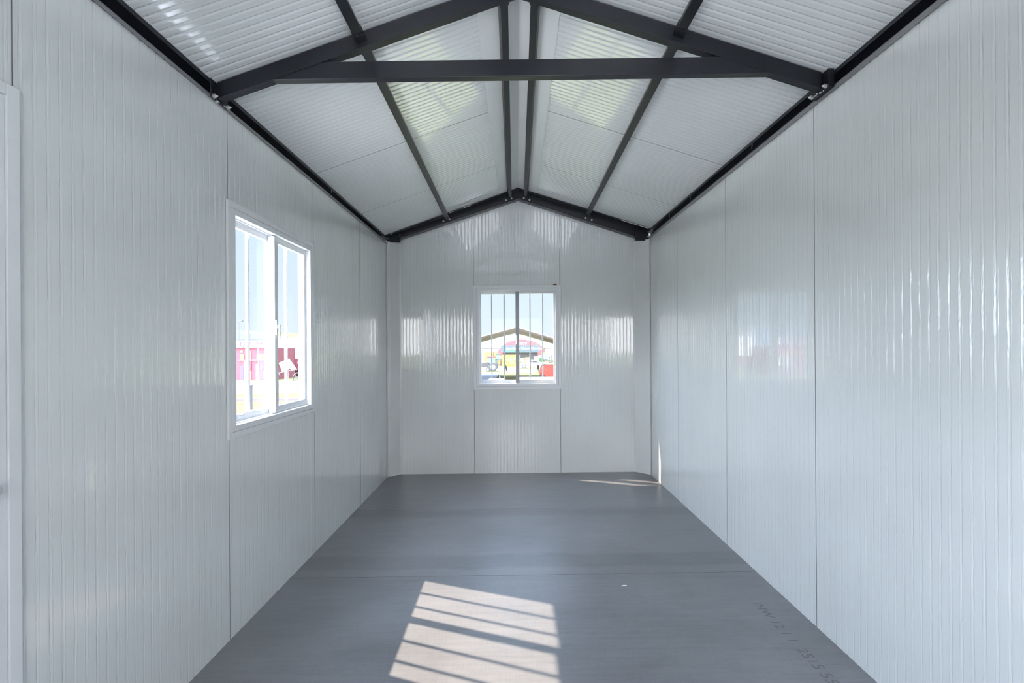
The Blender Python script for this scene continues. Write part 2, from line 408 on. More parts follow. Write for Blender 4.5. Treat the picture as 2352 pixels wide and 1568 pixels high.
# ------------------------------------------------------------------ windows
def window(n, loc, rz, W, H, label, bars):
    """local x left-right seen from inside, y towards outside, z up; origin at bottom centre on the wall face"""
    t = thing(f'window_{n}', loc, label, None, rz, None, 'structure')
    hw = W/2
    bm = new()
    def ring(bm, w0, w1, y0, y1):     # rectangular ring between insets w0..w1
        box(bm, -hw+w0, hw-w0, y0, y1, H-w1, H-w0); box(bm, -hw+w0, hw-w0, y0, y1, w0, w1)
        box(bm, -hw+w0, -hw+w1, y0, y1, w1, H-w1); box(bm, hw-w1, hw-w0, y0, y1, w1, H-w1)
    ring(bm, 0, .030, -.012, -.0008)
    ring(bm, .0315, .062, -.012, .006)
    ring(bm, .049, .062, .006, .075)
    ring(bm, .062, .069, .020, .024); ring(bm, .062, .069, .046, .050)
    link('window_frame', bm, ALU, t, bevel=.0012)
    bm = new(); ring(bm, .0300, .0317, -.0095, -.004); link('shadow_gap', bm, GASKET, t)
    ci, ch = .064, H-.064
    # left sash runs in the outer track, right sash in the inner one
    for side, (x0, x1, y0, y1) in (('left', (-hw+ci, .020, .050, .070)), ('right', (-.018, hw-ci, .022, .044))):
        sw = .030
        bm = new()
        z0, z1 = ci+.002, ch-.002
        box(bm, x0, x1, y0, y1, z1-sw, z1); box(bm, x0, x1, y0, y1, z0, z0+sw+.006)
        box(bm, x0, x0+sw*(.7 if side == 'left' else 1.25), y0, y1, z0+sw+.006, z1-sw)
        box(bm, x1-sw*(1.2 if side == 'left' else .7), x1, y0, y1, z0+sw+.006, z1-sw)
        s = link('sash', bm, ALU, t, bevel=.0015)
        bm = new()
        ym = (y0+y1)/2
        box(bm, x0+.008, x1-.008, ym-.002, ym+.002, z0+.012, z1-.012)
        link('glass_pane', bm, GLASS, s)
    # meeting stile cover and handle
    bm = new(); box(bm, -.020, .021, .004, .024, ci+.004, ch-.004)
    st = link('meeting_stile', bm, ALUG if n == 1 else ALU, t, bevel=.0015)
    bm = new()
    hz = H*.485
    box(bm, -.016, -.004, -.004, .006, hz-.045, hz+.045)
    cyl(bm, (-.010, -.003, hz+.005), (-.010, -.024, hz+.005), .011, .009, 14)
    beam(bm, (-.010, -.022, hz+.018), (-.014, -.024, hz-.065), .012, .008, (0, 1, 0))
    cyl(bm, (-.012, -.010, hz+.004), (-.036, -.010, hz+.004), .005, .004, 8)
    link('handle', bm, ZINC, st, label='small metal latch handle', bevel=.001)
    # sill dimples
    bm = new()
    for x in bars:
        cyl(bm, (x, .030, ci+.034), (x, .090, ci+.034), .006, .006, 8)
    link('fixing_screws', bm, ZINC, t)
    # burglar bars outside
    for x in bars:
        bm = new(); box(bm, x-.008, x+.008, .082, .098, .03, H-.03)
        link('burglar_bar', bm, BARM, t, bevel=.001)
    return t
window(1, ((BW['x0']+BW['x1'])/2, YB, BW['z0']), 0, BW['x1']-BW['x0'], BW['z1']-BW['z0'],
       'small white sliding window with vertical bars in the gable wall', (-.301, -.153, .150, .299))
window(2, (XL, (LW['y0']+LW['y1'])/2, LW['z0']), math.pi/2, LW['y1']-LW['y0'], LW['z1']-LW['z0'],
       'white sliding window with vertical bars in the left side wall', (-.305, -.155, .147, .293))

# scrap on top of the gable window trim
bm = new(); bmesh.ops.create_icosphere(bm, subdivisions=2, radius=.011)
for v in bm.verts: v.co += Vector([random.uniform(-.004, .004) for _ in range(3)]); v.co.x *= 1.9; v.co.z *= .8
o = link('dried_mud_lump', bm, mat('rust_brown_mud', (.28, .10, .05), .9), label='tiny rust-brown lump on top of the gable window trim', cat='debris')
o.location = (.494, YB-.013, BW['z1']+.008)
bm = new(); box(bm, -.014, .014, -.005, .005, 0, .0015); box(bm, -.006, .018, -.003, .006, .0015, .0025)
o = link('paper_scrap', bm, SEAL_SLIVER, label='tiny white scrap lying on the dark floor right of the sunlit patch', cat='debris'); o.location = (.667, 2.818, .0003)

# ------------------------------------------------------------------ door in the left wall
fd = thing('window_3', (.07, YF, .95), 'white frame of the wide open window in the front gable wall', None, 0, None, 'structure')
bm = new()
for x0, x1, z0, z1 in ((-.65, -.615, -.02, 1.26), (.615, .65, -.02, 1.26), (-.615, .615, 1.225, 1.26), (-.615, .615, -.02, .015)): box(bm, x0, x1, -.055, .012, z0, z1)
link('window_frame', bm, ALU, fd)
d = thing('door_1', (XL, 0, 0), 'white door in a stepped white frame at the near end of the left wall', None, 0, None, 'structure')
bm = new()
y0, y1, z1 = DR['y0'], DR['y1'], DR['z1']
def dring(bm, a, b, x0, x1):
    box(bm, x0, x1, y1-b, y1-a, 0, z1-a); box(bm, x0, x1, y0+a, y0+b, 0, z1-a); box(bm, x0, x1, y0+b, y1-b, z1-b, z1-a)
dring(bm, 0, .034, .0008, .020); dring(bm, .036, .062, -.012, .016); dring(bm, .062, .070, -.045, -.012)
link('door_frame', bm, ALU, d, bevel=.0015)
bm = new(); box(bm, -.040, -.006, y0+.066, y1-.066, .004, z1-.068)
box(bm, -.006, -.001, y1-.12, y1-.078, .02, z1-.09); box(bm, -.006, -.001, y0+.078, y0+.12, .02, z1-.09)
box(bm, -.006, -.001, y0+.12, y1-.12, z1-.13, z1-.09)
leaf = link('door_leaf', bm, ALU, d, bevel=.0015)
bm = new(); cyl(bm, (-.004, y1-.105, 1.083), (.04, y1-.105, 1.083), .010, .010, 16); cyl(bm, (.04, y1-.105, 1.083), (.062, y1-.105, 1.083), .020, .015, 16)
link('door_knob', bm, ZINC, leaf, smooth=False, bevel=.002)

# ------------------------------------------------------------------ steelwork
def bolt(parent, p, axis, r=.009, m=ZINC, h=.008):
    bm = new(); p = Vector(p); a = Vector(axis).normalized()
    cyl(bm, p, p+a*.002, r*1.25, r*1.25, 14); cyl(bm, p+a*.002, p+a*h, r, r*.8, 10)
    link('bolt', bm, m, parent)
# eave channels, open to the room
def eave(side, label):
    s = -1 if side == 'l' else 1
    X = XL if side == 'l' else XR
    zb = (ZL if side == 'l' else ZR)
    LIPX = X - s*.006                          # lip plane, almost flush with the wall sheet
    WEBX = X + s*.052                          # web set back over the wall core
    zt = roof_z(LIPX, 2.25)-.003
    zw = roof_z(WEBX, 2.25)-.004
    lip = .015 if side == 'l' else .024
    t = thing('eave_channel', (X, YF, zb), label, 'steel beam', 0, 'channel beams along the tops of the side walls')
    Y0, Y1 = 0.0, YB-.012-YF
    def b(x0, x1, z0, z1, bm):
        x0 -= X; x1 -= X
        box(bm, min(x0, x1), max(x0, x1), Y0, Y1, z0-zb, z1-zb)
    bm = new()
    b(WEBX, LIPX, zb+.0005, zb+.004, bm); b(WEBX, WEBX-s*.004, zb+.004, zw, bm)
    def follow(bm):                            # keep the upper edge just under the roof sheets all the way along
        for v in bm.verts:
            if v.co.z > .04: v.co.z += roof_z(LIPX, v.co.y+YF)-roof_z(LIPX, 2.25)-.001
    follow(bm)
    link('channel_section', bm, STEELD, t)
    bm = new(); b(LIPX, LIPX+s*.003, zb+.0005, zb+lip, bm); b(LIPX-s*.004, LIPX, zb-.004, zb+.003, bm)
    link('lower_lip', bm, GREYST, t)
    bm = new()                                 # top flange follows the roof slope, lip hangs down
    v = [(WEBX, zw), (LIPX, zt), (LIPX, zt-.020), (LIPX+s*.003, zt-.020), (LIPX+s*.003, zt-.0035), (WEBX, zw-.003)]
    prism(bm, [(a-X, c-zb) for a, c in v], 'y', Y0, Y1)
    follow(bm)
    link('upper_flange', bm, STEEL, t)
    for yy in (1.35, 3.0, 4.05, 4.6, 5.15) if side == 'r' else (1.62, 3.7, 5.1):
        bm = new(); cyl(bm, (s*.004, yy-YF, zt-zb-.012), (s*.002, yy-YF, zt-zb-.046), .003, .0015, 8)
        link('screw_tip', bm, ZINC, t)
    return t
eave('l', 'black steel channel beam along the top of the wall with the window')
eave('r', 'black steel channel beam along the top of the windowless wall')

# gable rafters on the back wall: channel opening towards the camera
YG = 5.31                                  # plane of the gable beam's web
def zgb(x):
    rx = ridge_x(YB)
    return 3.150 - (.333*(rx-x) if x < rx else .323*(x-rx))
def gable(side, label):
    sgn = 1 if side == 'l' else -1
    x0 = XL+.012 if side == 'l' else XR-.012
    rx = ridge_x(YG)
    t = thing('gable_channel', (x0, YG, zgb(x0)), label, 'steel beam', 0, 'steel beams against the gable wall')
    zo = zgb(x0)
    def strip(nm, y0, y1, za, zb_, m, xa=x0, xb=rx):
        q = [(xa-x0, za(xa)-zo), (xb-x0, za(xb)-zo), (xb-x0, zb_(xb)-zo), (xa-x0, zb_(xa)-zo)]
        bm = new(); prism(bm, q, 'y', y0-YG, y1-YG); return link(nm, bm, m, t)
    rz = lambda x: roof_z(x, YG)-.005
    strip('web', YG-.004, YG, rz, zgb, STEEL)
    strip('bottom_flange', YG, YB-.0025, lambda x: zgb(x)+.004, zgb, STEEL)
    strip('bottom_edge', YG-.0055, YG-.004, lambda x: zgb(x)+.004, zgb, GASKET)
    strip('top_flange', 5.215, YG-.004, rz, lambda x: rz(x)-.004, STEELD)
    strip('top_lip', 5.215, 5.218, lambda x: rz(x)-.004, lambda x: rz(x)-.016, STEELD)
    for f in ((.14, .43, .80, .93) if side == 'l' else (.10, .36, .60, .93)):
        x = x0+(rx-x0)*f
        bolt(t, (x-x0, 5.375-YG, zgb(x)-zo+.0005), (0, 0, -1), .0045, ZINC, .006)
    # white strips put in for slivers of light between beam and roof sheets
    for xa, xb in (((-.70, -.655), (-.54, -.46), (-1.36, -1.335)) if side == 'l' else ((1.225, 1.415), (1.435, 1.535))):
        strip('light_sliver', 5.2135, 5.2148, lambda x: rz(x)-.004, lambda x: rz(x)-.010, SEAL_SLIVER, xa, xb)
    # stiffener and corner plate where the eave beam arrives
    xs_ = x0+sgn*.14
    bm = new(); box(bm, xs_-x0-.003, xs_-x0+.003, -.085, -.0045, zgb(xs_)-zo+.002, rz(xs_)-zo-.02); link('stiffener', bm, STEEL, t)
    for dz in (.045, .070): bolt(t, (xs_-x0-sgn*.012, -.0045, zgb(xs_)-zo+dz), (0, -1, 0), .005, ZINC, .004)
    bm = new()
    q = [(0, .001), (xs_-x0, zgb(xs_)-zo-.012), (xs_-x0, zgb(xs_)-zo), (0, .045)]
    q = [(-sgn*.010, -.004), (xs_-x0, -.004), (xs_-x0, zgb(xs_)-zo), (-sgn*.010, .09)]
    prism(bm, q, 'y', -.018, -.0065); link('corner_plate', bm, STEELD, t)
    bolt(t, (sgn*.004, -.018, .040), (0, -1, 0), .008, ZINC, .006)
    return t
GL = gable('l', 'black steel beam against the left half of the gable wall')
GR = gable('r', 'black steel beam against the right half of the gable wall')

# roof truss
YT = 2.25; TW = .042; RH = .075
tr = thing('roof_truss', (0, YT, 2.6), 'black box-section roof truss with a horizontal tie across the cabin', 'roof truss')
def rel(p): return (p[0], p[1]-YT, p[2]-2.6)
rxT = ridge_x(YT)
for s, xe in ((-1, -1.405), (1, 1.522)):
    bm = new()
    zt0 = roof_z(xe, YT)-.003; zt1 = ZRIDGE-.003
    prism(bm, [(xe, zt0-2.6), (rxT, zt1-2.6), (rxT, zt1-2.6-.079), (xe, zt0-2.6-.079)], 'y', 0, TW)
    link('rafter', bm, STEEL, tr, bevel=.002)
    bm = new()                                  # end plate
    X0, X1 = (XL+.0065, xe-.0005) if s < 0 else (xe+.0005, XR-.0065)
    box(bm, min(X0, X1)+(.004 if s < 0 else 0), max(X0, X1)-(0 if s < 0 else .004), -.045, .085, zt0-2.6-.094, zt0-2.6-.006)
    link('end_plate', bm, STEEL, tr, bevel=.0015)
    for yy in (-.030, .073):
        xx = xe-.003*(-s)
        bm = new(); zz = zt0-2.6-.083
        cyl(bm, (xe, yy, zz), (xe-s*.012, yy, zz), .010, .010, 6); cyl(bm, (xe-s*.012, yy, zz), (xe-s*.022, yy, zz), .005, .004, 8)
        link('bolt', bm, ZINC, tr)
    # torn sealant between truss end and wall channel
    bm = new()
    for i in range(9):
        p = Vector((xe+s*random.uniform(-.002, .006), random.uniform(-.01, .06), zt0-2.6-.088+random.uniform(-.006, .004)))
        bmesh.ops.create_icosphere(bm, subdivisions=1, radius=random.uniform(.003, .007), matrix=Matrix.Translation(p) @ Matrix.Diagonal((1, 1, .6, 1)))
    link('sealant_flakes', bm, SEAL_SLIVER, tr)
bm = new()                                     # tie with mitred ends lying under the rafters
def zb(x): return (2.744 + (2.787-2.744)*(x+1.128)/(1.239+1.128))
def ztie(x): return zb(x)+.082
def rb(x): return roof_z(x, YT)-.003-.079
import bisect
def cross(f, a, b):
    for _ in range(60):
        m_ = (a+b)/2
        if (f(a) < 0) == (f(m_) < 0): a = m_
        else: b = m_
    return a
xl0 = cross(lambda x: rb(x)-zb(x), -1.4, 0); xl1 = cross(lambda x: rb(x)-ztie(x), -1.4, 0)
xr0 = cross(lambda x: rb(x)-zb(x), .1, 1.52); xr1 = cross(lambda x: rb(x)-ztie(x), .1, 1.52)
prism(bm, [(xl0, zb(xl0)-2.6), (xr0, zb(xr0)-2.6), (xr1, ztie(xr1)-2.6), (xl1, ztie(xl1)-2.6)], 'y', .001, TW-.001)
link('tie_beam', bm, STEEL, tr, bevel=.002)
bm = new(); beam(bm, (xl0+.06, -.0006, rb(xl0+.06)-2.6), (xl1-.02, -.0006, rb(xl1-.02)-2.6), .002, .002, (0, 0, 1))
beam(bm, (xr0-.14, -.0006, rb(xr0-.14)-2.6), (xr1+.10, -.0006, rb(xr1+.10)-2.6), .002, .002, (0, 0, 1))
link('weld_line', bm, GASKET, tr)
bm = new()
box(bm, rxT-.001, rxT+.001, -.001, 0, ZRIDGE-2.6-.085, ZRIDGE-2.6-.004)
link('ridge_joint', bm, GASKET, tr)

# purlins: far bay (truss to gable wall) and near bay
def purlin(xa, ya, xb, yb, label, grp, ends):
    wv, hv = .046, .046
    if abs(xa) < .3: wv = .040
    t = thing('purlin', (xa, ya, roof_z(xa, ya)-.03), label, 'steel beam', 0, grp)
    o = Vector((xa, ya, roof_z(xa, ya)-.03))
    sl = .359 if xa < 0.04 else -.3195
    up = Vector((-sl, 0, 1)).normalized()
    cl = .0055 if abs(xa) < .3 else .0015
    A = Vector((xa, ya, roof_z(xa, ya)-cl)); B = Vector((xb, yb, roof_z(xb, yb)-cl))
    bm = new(); beam(bm, A-o, B-o, wv, hv, up, (0, -hv/2))
    link('box_section', bm, STEEL, t, bevel=.0015)
    if 'g' in ends:              # bolted cleats at the gable channel
        for k in (-1, 1):
            bm = new(); c = B-o; side = Vector((1, 0, sl)).normalized()
            pc = c + side*k*(wv/2+.014); pc.y = YG-.0065-ya
            beam(bm, pc-up*.082, pc-up*.004, .004, .028, (1, 0, 0)) if False else None
            q = [pc - up*.086 - side*.015, pc - up*.086 + side*.015, pc - up*.012 + side*.015, pc - up*.012 - side*.015]
            xw = pc.x+o.x; zl = zgb(xw)-o.z; q[0].z = zgb(q[0].x+o.x)+.006-o.z; q[1].z = zgb(q[1].x+o.x)+.006-o.z
            prism(bm, [(v.x, v.z) for v in q], 'y', pc.y-.003, pc.y)
            link('cleat', bm, STEEL, t)
            bolt(t, (pc.x, pc.y-.003, zl+.027), (0, -1, 0), .0085)
    if 't' in ends:              # sleeve at the truss
        bm = new(); c = (A if ya > YT else B)-o
        dy = 1 if ya > YT else -1
        beam(bm, c+Vector((0, dy*.0005, 0)), c+Vector((0, dy*.045, 0)), wv+.007, hv+.004, up, (0, -hv/2-.002))
        link('cleat', bm, STEEL, t, bevel=.001)
    return t
GP = 'box-section purlins under the roof sheets'
YP0, YP1 = YT+TW+.001, YG-.004
def skew(x0, x1, y): return x0+(x1-x0)*(y-2.0)/3.3
for x0, x1, name in ((-.735, -.745, 'lower left'), (-.049, -.036, 'left ridge'), (.128, .168, 'right ridge'), (.828, .876, 'lower right')):
    ybk = YP1-.011
    where = {'lower left': 'left roof slope, midway between eave and ridge', 'left ridge': 'just left of the ridge',
             'right ridge': 'just right of the ridge', 'lower right': 'right roof slope, midway between eave and ridge'}[name]
    purlin(skew(x0, x1, YP0), YP0, skew(x0, x1, 5.27), ybk, f'black purlin behind the truss, {where}', GP, 'gt')
    purlin(skew(x0, x0, 0), YF+.02, skew(x0, x0, YT), YT-.001, f'black purlin in front of the truss, {where}', GP, 't')

# ridge capping
bm = new()
for s in (-1, 1):
    for y0, y1 in ((YF-.05, YT-.0), (YT, 5.21)):
        c = []
        for y in (y0, y1):
            rx = ridge_x(y)
            for dx, dd in ((0, .0035), (.215, .0035), (.215, .0022), (0, .0022)):
                x = rx+s*dx; c.append(bm.verts.new((x, y, roof_z(x, y)-dd)))
        for f in ((0, 1, 5, 4), (1, 2, 6, 5), (2, 3, 7, 6), (3, 0, 4, 7)): bm.faces.new([c[i] for i in f])
bmesh.ops.recalc_face_normals(bm, faces=bm.faces[:])
link('ridge_capping', bm, FLASH, label='smooth white folded capping under the roof ridge', cat='flashing')

# ------------------------------------------------------------------ stamped print on the floor
def text(name, s, size, m, parent=None, loc=(0, 0, 0), rot=(0, 0, 0), extrude=.0002, align='LEFT', **tg):
    cu = bpy.data.curves.new(name, 'FONT'); cu.body = s; cu.size = size; cu.extrude = extrude; cu.align_x = align
    tmp = bpy.data.objects.new(name+'_tmp', cu); COL.objects.link(tmp)
    dg = bpy.context.evaluated_depsgraph_get(); dg.update()
    me = bpy.data.meshes.new_from_object(tmp.evaluated_get(dg)); bpy.data.objects.remove(tmp)
    o = bpy.data.objects.new(name, me); COL.objects.link(o)
    me.materials.clear(); me.materials.append(m)
    o.location = loc; o.rotation_euler = rot
    if parent: o.parent = parent
    tag(o, **tg); return o
text('floor_stamp', 'INW 12 1 1  2515 55', .074, INK, loc=(1.348, 2.615, .0004), rot=(0, 0, -math.pi/2), extrude=.0001,
     label='faint stamped row of dark characters on the floor sheet by the right wall', cat='stamp')

# ================================================================== outside
HG = 3.4                        # height of the lens above the yard
ZG = HC-HG
def at(x, y, D):
    """world point seen at photo pixel (x, y) at distance D in front of the cabin"""
    a, b = x-CX, y-CY
    u = a*math.cos(ROLL)-b*math.sin(ROLL); v = a*math.sin(ROLL)+b*math.cos(ROLL)
    X, Y, Z = u/F, 1.0, -v/F
    X, Y = X*math.cos(YAW)+Y*math.sin(YAW), -X*math.sin(YAW)+Y*math.cos(YAW)
    k = D/Y
    return Vector((X*k, D, Z*k+HC))
def gx(x, D): return at(x, 800, D).x
_mat = mat
def mat(name, col, *a, **k): return _mat(name, tuple(c*.40 for c in col), *a, **k)
GRASS = mat('sunlit_lawn', (.30, .31, .13), .9, var=.12, vscale=(.5, .5, .5), spec=.1)
DIRT = mat('ochre_dirt_track', (.22, .145, .082), .95, var=.12, vscale=(.6, .6, .6), spec=.1)
PALE = mat('pale_gravel_strip', (.62, .54, .38), .95, var=.1, vscale=(.4, 1, 1), spec=.1)
WHT = mat('white_canvas', (.85, .85, .83), .7); LIL = mat('lilac_grey_wall', (.50, .44, .48), .7)
TAN = mat('tan_roof_underside', (.82, .64, .66), .8, var=.12, vscale=(.6, 3, 1))
EDGE = mat('pale_roof_edge', (.30, .32, .36), .6)
RED = mat('red_canvas', (.62, .09, .12), .6); REDP = mat('bright_red_paint', (.80, .10, .07), .35)
BAN = mat('dark_teal_banner', (.09, .14, .17), .6, var=.25, vscale=(.3, .3, .8)); BAN2 = mat('green_banner', (.08, .20, .17), .6)
YEL = mat('mustard_board', (.62, .42, .08), .7); LIME = mat('lime_green_print', (.30, .50, .12), .7)
BLUE = mat('pale_blue_print', (.25, .45, .62), .7); GREYP = mat('grey_print', (.25, .25, .27), .7)
BLK = mat('black_plastic', (.09, .09, .10), .6); DGREY = mat('dark_grey_bodywork', (.13, .12, .14), .4)
TYRE = mat('rubber_tyre', (.14, .14, .15), .8); HUB = mat('pale_wheel_hub', (.55, .54, .50), .5)
YHUB = mat('yellow_wheel_hub', (.75, .50, .05), .5); GRN = mat('tractor_green', (.05, .17, .05), .4)
CAB = mat('cab_glass', (.25, .38, .38), .15); ORG = mat('orange_container', (.65, .32, .14), .6); YCON = mat('yellow_container', (.70, .55, .12), .6)
CARW = mat('white_car_paint', (.62, .64, .68), .25); CARG = mat('car_window', (.10, .11, .14), .1); CARB = mat('pale_beige_sill_paint', (.55, .48, .42), .4)
BARK = mat('brown_bark', (.20, .13, .08), .9); LEAF = mat('olive_leaves', (.20, .20, .09), .8)
BOARD = mat('pale_display_board', (.45, .42, .36), .7); BOARD2 = mat('brown_display_board', (.35, .26, .18), .7)
TARP = mat('light_blue_tarpaulin', (.42, .50, .68), .6); FENCE = mat('grey_fence_panel', (.28, .30, .35), .7)
PINK = mat('pale_pink_signboard', (.75, .55, .62), .7); ROSE = mat('deep_rose_wall', (.45, .10, .16), .7)
ORA = mat('orange_poster', (.72, .32, .16), .7); VIO = mat('violet_poster', (.22, .15, .38), .7); PRINTW = mat('white_print', (.85, .85, .85), .7)
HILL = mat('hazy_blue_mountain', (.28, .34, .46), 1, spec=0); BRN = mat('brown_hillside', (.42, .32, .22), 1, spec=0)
WOOD = mat('grey_weathered_post', (.20, .18, .20), .8, var=.15, vscale=(10, 10, 2)); RAILM = mat('brown_grey_rail', (.16, .13, .15), .7)

def slab(x0, y0, x1, y1, z, m, name, kind, label, cat=None):
    bm = new(); box(bm, x0, x1, y0, y1, z-.02, z); return link(name, bm, m, kind=kind, label=label, cat=cat)
bm = new(); v = [bm.verts.new(p) for p in ((-700, -250, ZG), (700, -250, ZG), (700, 1500, ZG), (-700, 1500, ZG))]; bm.faces.new(v)
link('ground', bm, GRASS, kind='structure', label='yellow-green lawn outside the cabin')
slab(-60, 70.5, 60, 76, ZG+.02, PALE, 'track', 'structure', 'pale gravel strip crossing the lawn')
slab(-60, 8, -6, 36, ZG+.02, DIRT, 'dirt_track', 'structure', 'ochre dirt ground outside the left window')

slab(-18, -26, 14, 6, ZG+.03, _mat('pale_bounce_slab', (.78, .75, .70), .9, var=.05, spec=.1), 'bounce_slab', 'structure', 'added unseen pale slab bouncing light into the cabin')  # unseen slab, added pale to bounce neutral daylight onto the ceiling
# open shed with gable roof
D0, D1 = 43.0, 59.0
t = thing('open_shed', (gx(1187, D0), D0, ZG), 'open-sided shed roof with tan underside crossing the gable window view', 'shed')
base = Vector((gx(1187, D0), D0, ZG))
ap = at(1187, 750, D0); el = at(1103, 772.5, D0); er = at(1272, 775, D0)
for s, e_, nm in ((-1, el, 'l'), (1, er, 'r')):
    sl = (e_.z-ap.z)/(e_.x-ap.x); xe = ap.x+s*9
    bm = new(); prism(bm, [(ap.x-base.x, ap.z-base.z), (xe-base.x, ap.z+sl*(xe-ap.x)-base.z), (xe-base.x, ap.z+sl*(xe-ap.x)-base.z-.08), (ap.x-base.x, ap.z-base.z-.08)], 'y', 0, D1-D0)
    link('roof_slope', bm, TAN, t)
    bm = new(); prism(bm, [(ap.x-base.x, ap.z-base.z+.03), (xe-base.x, ap.z+sl*(xe-ap.x)-base.z+.03), (xe-base.x, ap.z+sl*(xe-ap.x)-base.z-.07), (ap.x-base.x, ap.z-base.z-.07)], 'y', -.1, 0)
    link('fascia', bm, EDGE, t)
    for k in range(3):
        bm = new(); box(bm, xe-base.x-.08-s*.1, xe-base.x+.08-s*.1, k*(D1-D0)/2-(.2 if k == 2 else -.02), k*(D1-D0)/2+(.0 if k == 2 else .2), 0, ap.z+sl*(xe-ap.x)-base.z-.12)
        link('post', bm, EDGE, t)
# white marquee
D = 130
t = thing('marquee', (gx(1187, D), D, ZG), 'large white marquee filling the background behind the banner', 'marquee'); bx = gx(1187, D)
bm = new(); prism(bm, [(-14, at(1187, 799, D).z-ZG), (14, at(1187, 799, D).z-ZG), (14, at(1187, 783, D).z-ZG), (0, at(1187, 767.5, D).z-ZG), (-14, at(1187, 783, D).z-ZG)], 'y', -.3, 14)
link('roof_canvas', bm, WHT, t)
bm = new(); box(bm, -13.8, 13.8, 0, 13, 0, at(1187, 799, D).z-ZG); link('side_wall', bm, LIL, t)

# red arched tent
D = 100; xa, xb = gx(1141, D), gx(1254, D); cx_ = (xa+xb)/2
t = thing('arched_tent', (cx_, D, ZG), 'red arched tent behind the dark banner', 'tent')
top = at(1197, 779, D).z-ZG; hw_ = (xb-xa)/2
arc = [(hw_*math.cos(a)*(1), top*(.26+.74*math.sin(a)**.9) if math.sin(a) > .0 else top*.26) for a in [math.pi*i/24 for i in range(25)]]
bm = new(); prism(bm, [(hw_, top*.34)]+arc[1:-1]+[(-hw_, top*.34)], 'y', 0, 9); link('canopy', bm, RED, t)
bm = new()
for s in (-1, 1): prism(bm, [(s*hw_, top*.34), (s*(hw_-.5), top*.34), (s*(hw_-.1), 0), (s*(hw_+.25), 0)], 'y', .05, .5)
link('legs', bm, BLK, t)
p = at(1190, 791.5, D); text('lettering', 'erry', 1.15, PRINTW, t, (p.x-cx_, -.03, p.z-ZG), (math.pi/2, 0, 0), .01)
# dark banner over a stall
D = 92
xa, xb = gx(1150.5, D), gx(1239.5, D)
t = thing('banner_stall', (xa, D, ZG), 'long dark teal banner stall with a row of white lettering', 'stall')
z0, z1 = at(1190, 809.5, D).z-ZG, at(1190, 792.5, D).z-ZG
bm = new(); box(bm, 0, xb-xa, 0, 1.6, z0, z1); link('banner', bm, BAN, t)
bm = new(); box(bm, .6, 3.4, -.02, 0, z0+.05, z0+.62); link('banner_print', bm, BAN2, t)
p = at(1163, 802.5, D); text('lettering', 'John Deere Financial Services', .60, PRINTW, t, (p.x-xa, -.05, p.z-ZG), (math.pi/2, 0, 0), .01)
bm = new()
for x in (.1, (xb-xa)/2, xb-xa-.1): box(bm, x-.06, x+.06, .1, .22, 0, z0)
link('post', bm, BLK, t)
bm = new(); box(bm, .3, xb-xa-.3, 1.3, 1.5, .9, z0); link('back_panel', bm, DGREY, t)
# boards under the banner
D = 86.5
for x0, x1, y0, y1, m, lab in ((1194.5, 1205, 822, 828.5, BOARD, 'pale grey counter front under the banner, nearest the window mullion'),
                               (1206, 1216, 820, 832, BOARD2, 'brown display board under the middle of the banner'),
                               (1227, 1238, 818.5, 831, BOARD, 'beige display board under the right end of the banner')):
    a, b = at(x0, y1, D), at(x1, y0, D)
    t = thing('display_board', (a.x, D, ZG), lab, 'display board')
    bm = new(); box(bm, 0, b.x-a.x, 0, .12, a.z-ZG, b.z-ZG); link('panel', bm, m, t)
    bm = new(); box(bm, .05, .12, .02, .1, 0, a.z-ZG); box(bm, b.x-a.x-.12, b.x-a.x-.05, .02, .1, 0, a.z-ZG); link('stand', bm, BLK, t)
# mustard board with animal-like blue print (generic shapes)
D = 84; a, b = at(1152, 841, D), at(1193.5, 814.5, D)
t = thing('mustard_billboard', (a.x, D, ZG), 'mustard yellow board with lime green edge and pale blue figures', 'billboard')
bw, bh = b.x-a.x, b.z-ZG
bm = new(); box(bm, 0, bw, 0, .12, 0, bh); link('board', bm, YEL, t)
bm = new(); box(bm, .05, .38, -.02, 0, 0, bh*.5); prism(bm, [(bw-1.1, bh*.78), (bw-.45, bh*1.0), (bw, bh*1.0), (bw, bh*.6)], 'y', -.02, 0); prism(bm, [(.9, .5), (1.15, .4), (1.35, .75), (1.0, 1.1)], 'y', -.02, 0)
link('green_print', bm, LIME, t)
bm = new()
for cx0, cz0, rx_, rz_, m_ in ((1.25, 1.25, .32, .16, 0), (1.75, .85, .14, .42, 0), (1.95, .62, .3, .13, 0), (2.3, 1.25, .22, .25, 0), (2.75, 1.35, .3, .16, 0)):
    prism(bm, [(cx0+rx_*math.cos(q), cz0+rz_*math.sin(q)) for q in [2*math.pi*i/14 for i in range(14)]], 'y', -.03-.004*cx0, -.005)
link('blue_print', bm, BLUE, t)
bm = new()
for cx0, cz0, rx_, rz_ in ((1.72, 1.55, .24, .2), (2.55, 1.02, .3, .13)):
    prism(bm, [(cx0+rx_*math.cos(q), cz0+rz_*math.sin(q)) for q in [2*math.pi*i/14 for i in range(14)]], 'y', -.045, -.006)
link('grey_print', bm, GREYP, t)

def wheel(parent, x, y, r, wd, hub, name='wheel'):
    bm = new(); cyl(bm, (x, y, r), (x, y+wd, r), r, r, 20); o = link(name, bm, TYRE, parent, bevel=r*.08)
    bm = new(); cyl(bm, (x, y-.02, r), (x, y+.04, r), r*.55, r*.6, 16); link('hub', bm, hub, o)
